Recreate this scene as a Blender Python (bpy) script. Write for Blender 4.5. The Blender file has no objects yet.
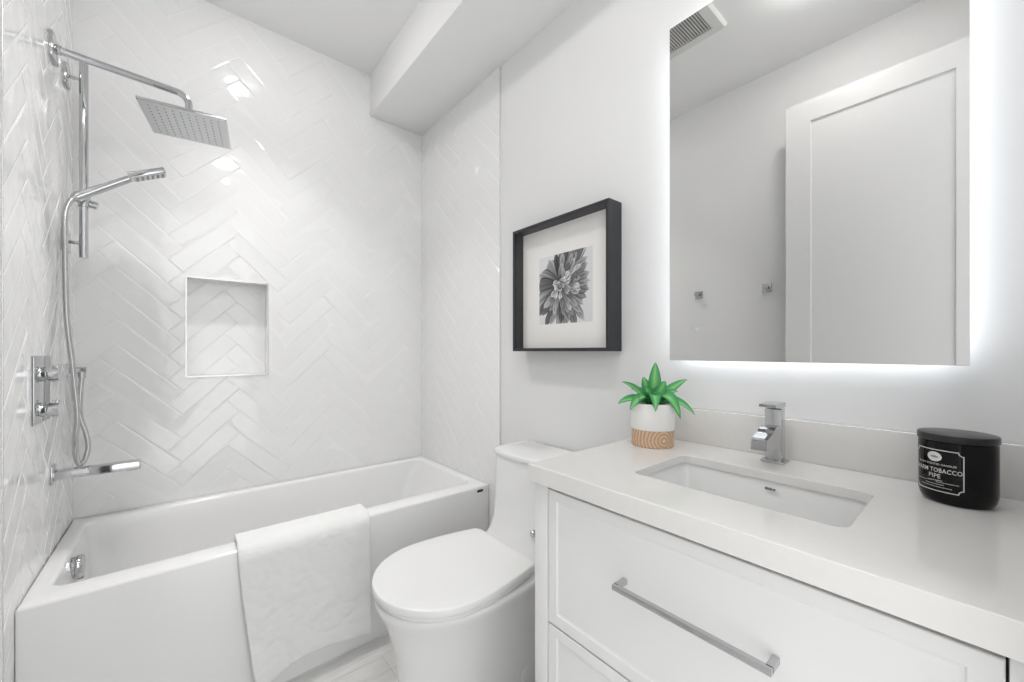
import bpy, bmesh, math, random
from mathutils import Vector, Matrix, noise

# ------------------------------------------------------------------ camera, world, lights, exposure
S = bpy.context.scene
COL = S.collection
R = math.radians
CZ = 1.182                                  # lens height
cam_d = bpy.data.cameras.new('camera')
cam_d.sensor_width = 36.0
cam_d.lens = 396.18 / 1024 * 36.0
cam_d.shift_y = (351.06 - 341.0) / 1024
cam_d.clip_start = 0.01
cam = bpy.data.objects.new('camera', cam_d)
COL.objects.link(cam)
cam.location = (0, 0, CZ)
cam.rotation_euler = (R(90), 0, R(-39.91))
S.camera = cam
S.view_settings.view_transform = 'Standard'
S.view_settings.look = 'None'
S.view_settings.gamma = 1.0
S.view_settings.use_curve_mapping = False
S.view_settings.exposure = 1.06

W = bpy.data.worlds.new('world')            # even daylight of the hallway behind the open doorway
S.world = W
W.use_nodes = True
W.node_tree.nodes['Background'].inputs[0].default_value = (0.985, 0.99, 1.0, 1)
W.node_tree.nodes['Background'].inputs[1].default_value = 1.05

# a shower disc light, an added fill disc and the mirror's LED strip (their lenses are built with the lamps below)
SHOWER_LAMP = (0.27, 1.76)
FILL_LAMP = (0.27, 0.45)  # unseen lamp, added as soft fill from above
SHOWER_LENS, FILL_LENS = 24.0, 27.0
SHOWER_FILL_BEAM = 2.0                           # watts of an extra beam added below the shower lens to brighten the tub
LED_STRENGTH = 4.2

# ------------------------------------------------------------------ room measures
XL, XR, YB, YF = -0.3298, 1.1942, 2.3373, -0.080
ZC = 2.815
PXL, PXR = XL - 0.004, XR + 0.004             # painted faces, a tile's thickness behind
BX, BZ = 0.8576, 2.571                      # bulkhead
ZT, YA = 0.513, 1.608                       # tub rim, apron
ZK = 0.9096                                 # worktop
YT = 1.52                                   # where the wall tile ends
NX0, NX1, NZ0, NZ1, ND = 0.021, 0.339, 1.066, 1.520, 0.09

# ------------------------------------------------------------------ materials
MATS = {}
def mat(name, color, rough=0.5, metal=0.0, spec=0.5, coat=0.0, bump=None, vary=None, emit=None, sheen=0.0):
    if name in MATS: return MATS[name]
    m = bpy.data.materials.new(name)
    m.use_nodes = True
    nt = m.node_tree
    b = nt.nodes['Principled BSDF']
    b.inputs['Base Color'].default_value = (*color, 1)
    b.inputs['Roughness'].default_value = rough
    b.inputs['Metallic'].default_value = metal
    b.inputs['Specular IOR Level'].default_value = spec
    b.inputs['Coat Weight'].default_value = coat
    b.inputs['Sheen Weight'].default_value = sheen
    tc = nt.nodes.new('ShaderNodeTexCoord')
    if vary:                                # (scale, amount, stretch)
        sc, amt, st = vary
        mp = nt.nodes.new('ShaderNodeMapping')
        mp.inputs['Scale'].default_value = st
        nz = nt.nodes.new('ShaderNodeTexNoise')
        nz.inputs['Scale'].default_value = sc
        nz.inputs['Detail'].default_value = 5
        rp = nt.nodes.new('ShaderNodeMapRange')
        rp.inputs['To Min'].default_value = 1 - amt
        rp.inputs['To Max'].default_value = 1 + amt
        mx = nt.nodes.new('ShaderNodeVectorMath')
        mx.operation = 'SCALE'
        mx.inputs[0].default_value = color
        nt.links.new(tc.outputs['Object'], mp.inputs[0])
        nt.links.new(mp.outputs[0], nz.inputs['Vector'])
        nt.links.new(nz.outputs['Fac'], rp.inputs['Value'])
        nt.links.new(rp.outputs[0], mx.inputs['Scale'])
        nt.links.new(mx.outputs[0], b.inputs['Base Color'])
    if bump:                                # (scale, strength, distance, detail)
        nz = nt.nodes.new('ShaderNodeTexNoise')
        nz.inputs['Scale'].default_value = bump[0]
        nz.inputs['Detail'].default_value = bump[3]
        bp = nt.nodes.new('ShaderNodeBump')
        bp.inputs['Strength'].default_value = bump[1]
        bp.inputs['Distance'].default_value = bump[2]
        nt.links.new(tc.outputs['Object'], nz.inputs['Vector'])
        nt.links.new(nz.outputs['Fac'], bp.inputs['Height'])
        nt.links.new(bp.outputs[0], b.inputs['Normal'])
    if emit:
        b.inputs['Emission Color'].default_value = (*emit[0], 1)
        b.inputs['Emission Strength'].default_value = emit[1]
    MATS[name] = m
    return m

PAINT = mat('wall_paint', (0.82, 0.82, 0.818), 0.55, bump=(400, 0.05, 0.001, 2))
CEIL = mat('ceiling_paint', (0.94, 0.94, 0.94), 0.7, bump=(400, 0.05, 0.001, 2))
TILE = mat('glazed_tile', (0.89, 0.89, 0.888), 0.07, coat=0.3, bump=(12, 0.45, 0.006, 1), vary=(3, 0.012, (1, 1, 1)))
GROUT = mat('grout', (0.87, 0.87, 0.865), 0.8)
ACRYL = mat('tub_acrylic', (0.89, 0.89, 0.887), 0.14, vary=(2, 0.005, (1, 1, 1)))
PORC = mat('porcelain', (0.87, 0.87, 0.865), 0.08, vary=(2, 0.005, (1, 1, 1)))
SEATM = mat('seat_plastic', (0.87, 0.87, 0.865), 0.22, vary=(2, 0.005, (1, 1, 1)))
QUARTZ = mat('quartz', (0.79, 0.775, 0.755), 0.13, vary=(60, 0.02, (1, 1, 1)))
CAB = mat('cabinet_paint', (0.82, 0.82, 0.812), 0.35, bump=(300, 0.03, 0.001, 2))
DARK = mat('gap_shade', (0.10, 0.10, 0.10), 0.8)
CHROME = mat('chrome', (0.56, 0.565, 0.575), 0.06, metal=1.0, vary=(5, 0.01, (1, 1, 1)))
CHROME2 = mat('satin_chrome', (0.55, 0.555, 0.56), 0.22, metal=1.0, vary=(40, 0.03, (1, 1, 1)))
RUB = mat('nozzle_rubber', (0.12, 0.12, 0.12), 0.6)
HEADN = mat('spray_nozzle_grey', (0.30, 0.30, 0.31), 0.5)
HEADF = mat('shower_face', (0.62, 0.63, 0.635), 0.38, metal=0.6, vary=(5, 0.01, (1, 1, 1)))
BLACKF = mat('black_frame', (0.020, 0.021, 0.024), 0.42, bump=(90, 0.15, 0.001, 4))
MATB = mat('mat_board', (0.92, 0.90, 0.875), 0.9, vary=(200, 0.01, (1, 1, 1)))
MIRR = mat('mirror_silver', (0.73, 0.73, 0.725), 0.0, metal=1.0)
CHAS = mat('mirror_chassis', (0.6, 0.6, 0.6), 0.5)
LED = mat('led_strip', (0.9, 0.9, 0.9), 0.5, emit=((0.90, 0.95, 1.0), LED_STRENGTH))
DOT = mat('touch_light', (0.5, 0.5, 0.52), 0.5, emit=((0.9, 0.93, 1.0), 0.05))
POTW = mat('pot_ceramic', (0.89, 0.88, 0.855), 0.6, bump=(120, 0.06, 0.001, 3))
SOIL = mat('soil', (0.10, 0.075, 0.05), 0.95, bump=(150, 0.6, 0.004, 4))
JAR = mat('black_glass', (0.004, 0.004, 0.0044), 0.10, spec=0.22, coat=0.0, vary=(4, 0.02, (1, 1, 1)))
LIDM = mat('black_metal_lid', (0.008, 0.008, 0.0085), 0.30, spec=0.6, vary=(20, 0.05, (1, 1, 1)))
INK = mat('label_silver_ink', (0.62, 0.61, 0.59), 0.45, vary=(300, 0.03, (1, 1, 1)))
INKW = mat('label_pale_ink', (0.80, 0.79, 0.78), 0.5)
MARKG = mat('mark_grey', (0.22, 0.22, 0.22), 0.4)
BADGE = mat('badge_dark', (0.03, 0.03, 0.03), 0.35)
DOORP = mat('door_paint', (0.72, 0.72, 0.718), 0.4, bump=(300, 0.03, 0.001, 2))
VENTP = mat('vent_plastic', (0.76, 0.76, 0.74), 0.5)
VENTD = mat('vent_shade', (0.22, 0.22, 0.21), 0.7)
LENS_S = mat('shower_light_lens', (0.9, 0.9, 0.9), 0.5, emit=((1, 0.985, 0.965), SHOWER_LENS))
LENS_FILL = mat('fill_light_lens', (0.9, 0.9, 0.9), 0.5, emit=((1, 0.985, 0.965), FILL_LENS))
NTRIM = mat('edge_trim_metal', (0.80, 0.79, 0.76), 0.18, metal=0.35, vary=(30, 0.02, (1, 1, 1)))

def floor_mat():
    m = bpy.data.materials.new('floor_tile')
    m.use_nodes = True
    nt = m.node_tree
    b = nt.nodes['Principled BSDF']
    b.inputs['Roughness'].default_value = 0.42
    tc = nt.nodes.new('ShaderNodeTexCoord')
    mp = nt.nodes.new('ShaderNodeMapping')
    mp.inputs['Scale'].default_value = (1.2, 9.0, 1)
    mp.inputs['Rotation'].default_value = (0, 0, R(4))
    n1 = nt.nodes.new('ShaderNodeTexNoise')
    n1.inputs['Scale'].default_value = 4.5
    n1.inputs['Detail'].default_value = 9
    n1.inputs['Roughness'].default_value = 0.65
    n1.inputs['Distortion'].default_value = 0.8
    cr = nt.nodes.new('ShaderNodeValToRGB')
    cr.color_ramp.elements[0].position = 0.32
    cr.color_ramp.elements[0].color = (0.62, 0.615, 0.605, 1)
    cr.color_ramp.elements[1].position = 0.68
    cr.color_ramp.elements[1].color = (0.79, 0.785, 0.775, 1)
    bk = nt.nodes.new('ShaderNodeTexBrick')
    bk.inputs['Scale'].default_value = 1.0
    bk.inputs['Brick Width'].default_value = 1.2
    bk.inputs['Row Height'].default_value = 0.30
    bk.inputs['Mortar Size'].default_value = 0.0015
    bk.inputs['Color1'].default_value = (1, 1, 1, 1)
    bk.inputs['Color2'].default_value = (0.95, 0.95, 0.95, 1)
    bk.inputs['Mortar'].default_value = (0.75, 0.75, 0.74, 1)
    mx = nt.nodes.new('ShaderNodeMix')
    mx.data_type = 'RGBA'
    mx.blend_type = 'MULTIPLY'
    mx.inputs[0].default_value = 1
    L = nt.links.new
    L(tc.outputs['Object'], mp.inputs[0]); L(mp.outputs[0], n1.inputs['Vector'])
    L(n1.outputs['Fac'], cr.inputs[0]); L(tc.outputs['Object'], bk.inputs['Vector'])
    L(cr.outputs[0], mx.inputs[6]); L(bk.outputs[0], mx.inputs[7])
    L(mx.outputs[2], b.inputs['Base Color'])
    return m
FLOORM = floor_mat()

def wood_mat():
    m = bpy.data.materials.new('ringed_wood')
    m.use_nodes = True
    nt = m.node_tree
    b = nt.nodes['Principled BSDF']
    b.inputs['Roughness'].default_value = 0.6
    tc = nt.nodes.new('ShaderNodeTexCoord')
    mp = nt.nodes.new('ShaderNodeMapping')
    mp.inputs['Location'].default_value = (0.030, 0.055, -0.022)
    wv = nt.nodes.new('ShaderNodeTexWave')
    wv.wave_type = 'RINGS'
    wv.rings_direction = 'SPHERICAL'
    wv.inputs['Scale'].default_value = 34
    wv.inputs['Distortion'].default_value = 2.2
    wv.inputs['Detail'].default_value = 2
    wv.inputs['Detail Scale'].default_value = 2.0
    cr = nt.nodes.new('ShaderNodeValToRGB')
    cr.color_ramp.elements[0].position = 0.0
    cr.color_ramp.elements[0].color = (0.52, 0.33, 0.20, 1)
    cr.color_ramp.elements[1].position = 1.0
    cr.color_ramp.elements[1].color = (0.76, 0.60, 0.43, 1)
    e = cr.color_ramp.elements.new(0.7)
    e.color = (0.55, 0.36, 0.22, 1)
    L = nt.links.new
    L(tc.outputs['Object'], mp.inputs[0]); L(mp.outputs[0], wv.inputs['Vector'])
    L(wv.outputs['Fac'], cr.inputs[0]); L(cr.outputs[0], b.inputs['Base Color'])
    return m
WOOD = wood_mat()

def leaf_mat():
    m = bpy.data.materials.new('leaf_green')
    m.use_nodes = True
    nt = m.node_tree
    b = nt.nodes['Principled BSDF']
    b.inputs['Roughness'].default_value = 0.4
    b.inputs['Subsurface Weight'].default_value = 0.0
    at = nt.nodes.new('ShaderNodeAttribute')
    at.attribute_name = 'across'
    cr = nt.nodes.new('ShaderNodeValToRGB')
    cr.color_ramp.elements[0].position = 0.0
    cr.color_ramp.elements[0].color = (0.28, 0.63, 0.21, 1)
    cr.color_ramp.elements[1].position = 1.0
    cr.color_ramp.elements[1].color = (0.035, 0.27, 0.09, 1)
    e = cr.color_ramp.elements.new(0.55)
    e.color = (0.08, 0.42, 0.13, 1)
    nt.links.new(at.outputs['Fac'], cr.inputs[0])
    nt.links.new(cr.outputs[0], b.inputs['Base Color'])
    return m
LEAF = leaf_mat()

def towel_mat():
    m = bpy.data.materials.new('terry_towel')
    m.use_nodes = True
    nt = m.node_tree
    b = nt.nodes['Principled BSDF']
    b.inputs['Base Color'].default_value = (0.95, 0.95, 0.945, 1)
    b.inputs['Roughness'].default_value = 0.95
    b.inputs['Sheen Weight'].default_value = 0.25
    b.inputs['Specular IOR Level'].default_value = 0.1
    tc = nt.nodes.new('ShaderNodeTexCoord')
    n1 = nt.nodes.new('ShaderNodeTexNoise')
    n1.inputs['Scale'].default_value = 420
    n1.inputs['Detail'].default_value = 3
    n2 = nt.nodes.new('ShaderNodeTexNoise')
    n2.inputs['Scale'].default_value = 34
    n2.inputs['Detail'].default_value = 4
    ad = nt.nodes.new('ShaderNodeMath'); ad.operation = 'MULTIPLY_ADD'
    ad.inputs[1].default_value = 1.8
    bp = nt.nodes.new('ShaderNodeBump')
    bp.inputs['Strength'].default_value = 0.7
    bp.inputs['Distance'].default_value = 0.004
    L = nt.links.new
    L(tc.outputs['Object'], n1.inputs['Vector']); L(tc.outputs['Object'], n2.inputs['Vector'])
    L(n2.outputs['Fac'], ad.inputs[0]); L(n1.outputs['Fac'], ad.inputs[2])
    L(ad.outputs[0], bp.inputs['Height']); L(bp.outputs[0], b.inputs['Normal'])
    return m
TOWEL = towel_mat()

def glass_mat():
    m = bpy.data.materials.new('picture_glass')
    m.use_nodes = True
    nt = m.node_tree
    nt.nodes.remove(nt.nodes['Principled BSDF'])
    out = nt.nodes['Material Output']
    tr = nt.nodes.new('ShaderNodeBsdfTransparent')
    gl = nt.nodes.new('ShaderNodeBsdfGlossy')
    gl.inputs['Roughness'].default_value = 0.02
    fr = nt.nodes.new('ShaderNodeFresnel')
    geo = nt.nodes.new('ShaderNodeNewGeometry')
    io = nt.nodes.new('ShaderNodeMapRange')            # same small reflection from either face of the thin sheet
    io.inputs['To Min'].default_value = 1.25
    io.inputs['To Max'].default_value = 1 / 1.25
    nt.links.new(geo.outputs['Backfacing'], io.inputs['Value'])
    nt.links.new(io.outputs[0], fr.inputs['IOR'])
    mx = nt.nodes.new('ShaderNodeMixShader')
    L = nt.links.new
    L(fr.outputs[0], mx.inputs[0]); L(tr.outputs[0], mx.inputs[1]); L(gl.outputs[0], mx.inputs[2])
    L(mx.outputs[0], out.inputs[0])
    return m
GLASS = glass_mat()

def print_mat():
    m = bpy.data.materials.new('printed_paper')
    m.use_nodes = True
    nt = m.node_tree
    b = nt.nodes['Principled BSDF']
    b.inputs['Roughness'].default_value = 0.7
    at = nt.nodes.new('ShaderNodeAttribute')
    at.attribute_name = 'ink'
    nt.links.new(at.outputs['Color'], b.inputs['Base Color'])
    return m
PRINT = print_mat()

# ------------------------------------------------------------------ helpers
ORG = {}                                    # world origin of every object built
def finish(name, bm, m, org=(0, 0, 0), parent=None, ang=32, recalc=True):
    if parent is not None: org = ORG[parent.name]
    if recalc: bmesh.ops.recalc_face_normals(bm, faces=bm.faces)
    bmesh.ops.translate(bm, verts=bm.verts, vec=-Vector(org))
    for f in bm.faces: f.smooth = ang > 0
    if ang > 0:
        for e in bm.edges:
            if len(e.link_faces) == 2 and e.calc_face_angle(0) > R(ang): e.smooth = False
    me = bpy.data.meshes.new(name)
    bm.to_mesh(me)
    bm.free()
    for x in (m if isinstance(m, (list, tuple)) else [m]): me.materials.append(x)
    o = bpy.data.objects.new(name, me)
    COL.objects.link(o)
    if parent is None: o.location = org
    else: o.parent = parent
    ORG[o.name] = tuple(org)
    return o
def tag(o, label, cat, group=None, kind=None):
    o['label'] = label
    o['category'] = cat
    if group: o['group'] = group
    if kind: o['kind'] = kind
    return o
def thing(name, loc, label, cat, group=None, kind=None):
    o = bpy.data.objects.new(name, None)
    o.empty_display_size = 0.05
    COL.objects.link(o)
    o.location = loc
    ORG[o.name] = tuple(loc)
    return tag(o, label, cat, group, kind)
def structure(o, label=None, cat=None):
    o['kind'] = 'structure'
    if label: o['label'] = label
    if cat: o['category'] = cat
    return o
def copy_thing(o, delta, label):
    c = o.copy()
    COL.objects.link(c)
    c.location = o.location + Vector(delta)
    c['label'] = label
    for ch in list(o.children):
        d = ch.copy(); COL.objects.link(d); d.parent = c
        for g in list(ch.children):
            e = g.copy(); COL.objects.link(e); e.parent = d
    return c

def box(bm, a, b, bev=0.0, seg=2, mi=0):
    a, b = Vector(a), Vector(b)
    g = bmesh.ops.create_cube(bm, size=1)
    vs = g['verts']
    for v in vs:
        v.co = Vector(((a.x + b.x) / 2 + v.co.x * (b.x - a.x), (a.y + b.y) / 2 + v.co.y * (b.y - a.y), (a.z + b.z) / 2 + v.co.z * (b.z - a.z)))
    fs = {f for v in vs for f in v.link_faces}
    for f in fs: f.material_index = mi
    if bev:
        es = list({e for v in vs for e in v.link_edges})
        bmesh.ops.bevel(bm, geom=es, offset=bev, segments=seg, affect='EDGES', profile=0.5, material=-1)
    return bm
def newbox(a, b, bev=0.0, seg=2):
    return box(bmesh.new(), a, b, bev, seg)

def rrect(x0, x1, y0, y1, r, z, n=6):
    pts = []
    r = max(r, 1e-4)
    for cx, cy, a0 in ((x1 - r, y1 - r, 0), (x0 + r, y1 - r, 90), (x0 + r, y0 + r, 180), (x1 - r, y0 + r, 270)):
        for k in range(n + 1):
            a = R(a0 + 90 * k / n)
            pts.append(Vector((cx + r * math.cos(a), cy + r * math.sin(a), z)))
    return pts
def circ(cx, cy, r, z, n=48):
    return [Vector((cx + r * math.cos(2 * math.pi * k / n), cy + r * math.sin(2 * math.pi * k / n), z)) for k in range(n)]
def loft(bm, rings, cap0=False, cap1=False, close=False, mi=0):
    vr = [[bm.verts.new(p) for p in r] for r in rings]
    n = len(vr[0])
    pairs = list(zip(vr[:-1], vr[1:])) + ([(vr[-1], vr[0])] if close else [])
    for a, b in pairs:
        for k in range(n):
            f = bm.faces.new((a[k], a[(k + 1) % n], b[(k + 1) % n], b[k]))
            f.material_index = mi
    if cap0: bm.faces.new(list(reversed(vr[0]))).material_index = mi
    if cap1: bm.faces.new(vr[-1]).material_index = mi
    return bm
def lathe(bm, prof, org=(0, 0, 0), axis='Z', n=32, mi=0):
    """closed-profile lathe: prof = [(r, h)...]; r == 0 ends become poles"""
    org = Vector(org)
    def P(r, h, a):
        c, s = r * math.cos(a), r * math.sin(a)
        v = {'Z': (c, s, h), 'X': (h, c, s), 'Y': (c, h, s)}[axis]
        return org + Vector(v)
    rows = []
    for r, h in prof:
        if r < 1e-6: rows.append([bm.verts.new(P(0, h, 0))])
        else: rows.append([bm.verts.new(P(r, h, 2 * math.pi * k / n)) for k in range(n)])
    for a, b in zip(rows[:-1], rows[1:]):
        for k in range(n):
            k2 = (k + 1) % n
            if len(a) == 1 and len(b) == 1: continue
            if len(a) == 1: f = bm.faces.new((a[0], b[k2], b[k]))
            elif len(b) == 1: f = bm.faces.new((a[k], a[k2], b[0]))
            else: f = bm.faces.new((a[k], a[k2], b[k2], b[k]))
            f.material_index = mi
    return bm
def spline(pts, n=12):
    pts = [Vector(p) for p in pts]
    out = []
    ext = [2 * pts[0] - pts[1]] + pts + [2 * pts[-1] - pts[-2]]
    for i in range(1, len(ext) - 2):
        p0, p1, p2, p3 = ext[i - 1:i + 3]
        for k in range(n):
            t = k / n
            out.append(0.5 * ((2 * p1) + (p2 - p0) * t + (2 * p0 - 5 * p1 + 4 * p2 - p3) * t * t + (3 * p1 - p0 - 3 * p2 + p3) * t ** 3))
    out.append(pts[-1])
    return out
def tube(bm, path, r, n=16, cap=True, mi=0, ripple=0.0):
    path = [Vector(p) for p in path]
    t0 = (path[1] - path[0]).normalized()
    nrm = t0.orthogonal().normalized()
    rings = []
    for i, p in enumerate(path):
        t = (path[min(i + 1, len(path) - 1)] - path[max(i - 1, 0)]).normalized()
        nrm = (nrm - t * nrm.dot(t)).normalized()
        bn = t.cross(nrm)
        rr = r * (1 + (ripple if i % 2 else -ripple))
        rings.append([p + rr * (math.cos(2 * math.pi * k / n) * nrm + math.sin(2 * math.pi * k / n) * bn) for k in range(n)])
    return loft(bm, rings, cap, cap, mi=mi)
def obox(bm, c, ax, ay, az, hx, hy, hz, bev=0.0, seg=2):
    """box about c with half sizes along three axes"""
    g = bmesh.ops.create_cube(bm, size=2)
    vs = g['verts']
    c, ax, ay, az = Vector(c), Vector(ax), Vector(ay), Vector(az)
    for v in vs: v.co = c + ax * (v.co.x * hx) + ay * (v.co.y * hy) + az * (v.co.z * hz)
    if bev:
        es = list({e for v in vs for e in v.link_edges})
        bmesh.ops.bevel(bm, geom=es, offset=bev, segments=seg, affect='EDGES', profile=0.5)
    return bm

# ------------------------------------------------------------------ the room shell
T = 0.10
structure(finish('floor', newbox((XL - T, YF - 1.2, -0.08), (XR + T, YB + T + 0.1, 0.0)), FLOORM), 'light grey streaked floor tile', 'floor')
structure(finish('ceiling', newbox((XL - T, YF - T, ZC), (XR + T, YB + T + 0.1, ZC + 0.08)), CEIL), 'flat white ceiling above the bathtub', 'ceiling')
structure(finish('bulkhead', newbox((BX, YF, BZ), (PXR, YB, ZC), 0.0015), CEIL), 'white boxed bulkhead along the ceiling above the toilet', 'bulkhead')
structure(finish('wall_right', newbox((PXR, YF - T, 0), (XR + T, YB + T + 0.1, ZC)), PAINT), 'white painted wall carrying mirror and picture', 'wall')
structure(finish('wall_left', newbox((XL - T, YF - T, 0), (PXL, YB + T + 0.1, ZC)), PAINT), 'white painted wall opposite the mirror', 'wall')
DX0, DX1, DZ = -0.145, 0.575, 2.475           # doorway behind the camera
bm = bmesh.new()
box(bm, (XL, YF - T, 0), (DX0, YF, ZC)); box(bm, (DX1, YF - T, 0), (XR, YF, ZC)); box(bm, (DX0, YF - T, DZ), (DX1, YF, ZC))
structure(finish('wall_front', bm, PAINT), 'white wall with the doorway', 'wall')

TL, TW = 0.3050, 0.0762                       # 3 x 12 inch tiles with their joint
rnd = random.Random(7)
def herringbone(u0, u1, v0, v1, pu, pv, hole=None, tilt=0.0009, th=0.004):
    """tiles in (u, v, h) space, trimmed to a rectangle, with a grout bed at h = 0"""
    bm = bmesh.new()
    s2 = math.sqrt(0.5)
    g, ch = 0.0007, 0.0010
    span = max(u1 - u0, v1 - v0) * 2 + 1
    N = int(span / TW) + 4
    M = int(span / (TL * 1.41)) + 3
    for j in range(-M, M + 1):
        for i in range(-N, N + 1):
            for kind in (0, 1):
                bx, by = i * TW + j * TL, i * TW - j * TL
                if kind == 0: x0, x1, y0, y1 = bx, bx + TL, by, by + TW
                else: x0, x1, y0, y1 = bx, bx + TW, by + TW, by + TW + TL
                cu = ((x0 + x1) / 2 - (y0 + y1) / 2) * s2 + pu
                cv = ((x0 + x1) / 2 + (y0 + y1) / 2) * s2 + pv
                if not (u0 - 0.2 < cu < u1 + 0.2 and v0 - 0.2 < cv < v1 + 0.2): continue
                ta, tb, tc = (rnd.uniform(-1, 1) * tilt for _ in range(3))
                def P(x, y, h): return Vector(((x - y) * s2 + pu, (x + y) * s2 + pv, h))
                lo = [(x0 + g, y0 + g), (x1 - g, y0 + g), (x1 - g, y1 - g), (x0 + g, y1 - g)]
                hi = [(x0 + g + ch, y0 + g + ch), (x1 - g - ch, y0 + g + ch), (x1 - g - ch, y1 - g - ch), (x0 + g + ch, y1 - g - ch)]
                sg = ((-1, -1), (1, -1), (1, 1), (-1, 1))
                vl = [bm.verts.new(P(*p, th - 0.0022)) for p in lo]
                vm = [bm.verts.new(P(*p, th - 0.0006 + 0.6 * (ta * a + tb * b))) for p, (a, b) in zip(lo, sg)]
                vh = [bm.verts.new(P(*p, th + ta * a + tb * b + tc * 0.5)) for p, (a, b) in zip(hi, sg)]
                q = 0.0065
                tp = [(x0 + q, y0 + q), (x1 - q, y0 + q), (x1 - q, y1 - q), (x0 + q, y1 - q)]
                vt = [bm.verts.new(P(*p, th + 0.00042 + 0.95 * (ta * a + tb * b) + tc * 0.5)) for p, (a, b) in zip(tp, sg)]
                bm.faces.new(vt)
                for k in range(4):
                    k2 = (k + 1) % 4
                    bm.faces.new((vh[k], vh[k2], vt[k2], vt[k]))
                    bm.faces.new((vm[k], vm[k2], vh[k2], vh[k]))
                    bm.faces.new((vl[k], vl[k2], vm[k2], vm[k]))
    def cut(co, no, clear):
        bmesh.ops.bisect_plane(bm, geom=bm.verts[:] + bm.edges[:] + bm.faces[:], dist=1e-6, plane_co=co, plane_no=no, clear_outer=clear)
    cut((u0, 0, 0), (-1, 0, 0), True); cut((u1, 0, 0), (1, 0, 0), True)
    cut((0, v0, 0), (0, -1, 0), True); cut((0, v1, 0), (0, 1, 0), True)
    def quad(a, b, c, d):
        hh = th - 0.0005
        f = bm.faces.new([bm.verts.new((a, c, hh)), bm.verts.new((b, c, hh)), bm.verts.new((b, d, hh)), bm.verts.new((a, d, hh))])
        f.material_index = 1
    if hole:
        a, b, c, d = hole
        for co, no in (((a, 0, 0), (1, 0, 0)), ((b, 0, 0), (1, 0, 0)), ((0, c, 0), (0, 1, 0)), ((0, d, 0), (0, 1, 0))): cut(co, no, False)
        dead = [f for f in bm.faces if a < f.calc_center_median().x < b and c < f.calc_center_median().y < d]
        bmesh.ops.delete(bm, geom=dead, context='FACES')
        quad(u0, a, v0, v1); quad(b, u1, v0, v1); quad(a, b, v0, c); quad(a, b, d, v1)
    else: quad(u0, u1, v0, v1)
    return bm
def place(bm, f, flip=False):
    for v in bm.verts: v.co = Vector(f(*v.co))
    if flip: bmesh.ops.reverse_faces(bm, faces=bm.faces[:])
    return bm

TH = 0.004
# back wall: tile face at YB
bm = place(herringbone(XL, XR, 0, ZC, 0.007, 0.030, (NX0, NX1, NZ0, NZ1)), lambda u, v, h: (u, YB + TH - h, v))
wb = finish('wall_back', bm, [TILE, GROUT], recalc=False, ang=0)
structure(wb, 'white glossy herringbone tiled wall behind the bathtub', 'wall')
bm = bmesh.new()
Y1 = YB + TH
k_ = 0.004
box(bm, (XL, Y1, 0), (NX0 - k_, Y1 + 0.14, ZC)); box(bm, (NX1 + k_, Y1, 0), (XR, Y1 + 0.14, ZC))
box(bm, (NX0 - k_, Y1, 0), (NX1 + k_, Y1 + 0.14, NZ0 - k_)); box(bm, (NX0 - k_, Y1, NZ1 + k_), (NX1 + k_, Y1 + 0.14, ZC))
box(bm, (NX0 - k_, YB + ND + TH + k_, NZ0 - k_), (NX1 + k_, Y1 + 0.14, NZ1 + k_))
finish('wall_core', bm, GROUT, parent=wb)
bm = place(herringbone(NX0, NX1, NZ0, NZ1, 0.007, 0.030, tilt=0.0004), lambda u, v, h: (u, YB + ND + TH - h, v))
bm.faces.ensure_lookup_table()
e = 0.003
for A in (((NX0, YB, NZ0), (NX0, YB + ND, NZ0), (NX0, YB + ND, NZ1), (NX0, YB, NZ1)), ((NX1, YB, NZ1), (NX1, YB + ND, NZ1), (NX1, YB + ND, NZ0), (NX1, YB, NZ0)),
          ((NX0, YB, NZ1), (NX0, YB + ND, NZ1), (NX1, YB + ND, NZ1), (NX1, YB, NZ1)), ((NX1, YB, NZ0), (NX1, YB + ND, NZ0), (NX0, YB + ND, NZ0), (NX0, YB, NZ0))):
    bm.faces.new([bm.verts.new(p) for p in A])
finish('niche_lining', bm, [TILE, GROUT], parent=wb, recalc=False, ang=0)
bm = bmesh.new()
def ringy(x0, x1, z0, z1, y): return [Vector((x0, y, z0)), Vector((x1, y, z0)), Vector((x1, y, z1)), Vector((x0, y, z1))]
w = 0.005
loft(bm, [ringy(NX0 - w, NX1 + w, NZ0 - w, NZ1 + w, YB + 0.002), ringy(NX0 - w, NX1 + w, NZ0 - w, NZ1 + w, YB - 0.004),
          ringy(NX0 + 0.001, NX1 - 0.001, NZ0 + 0.001, NZ1 - 0.001, YB - 0.004), ringy(NX0 + 0.001, NX1 - 0.001, NZ0 + 0.001, NZ1 - 0.001, YB + 0.006)])
nt_ = finish('niche_trim', bm, NTRIM, parent=wb, ang=0)
nt_['label'] = 'thin pale metal edging around the shower niche'

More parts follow.
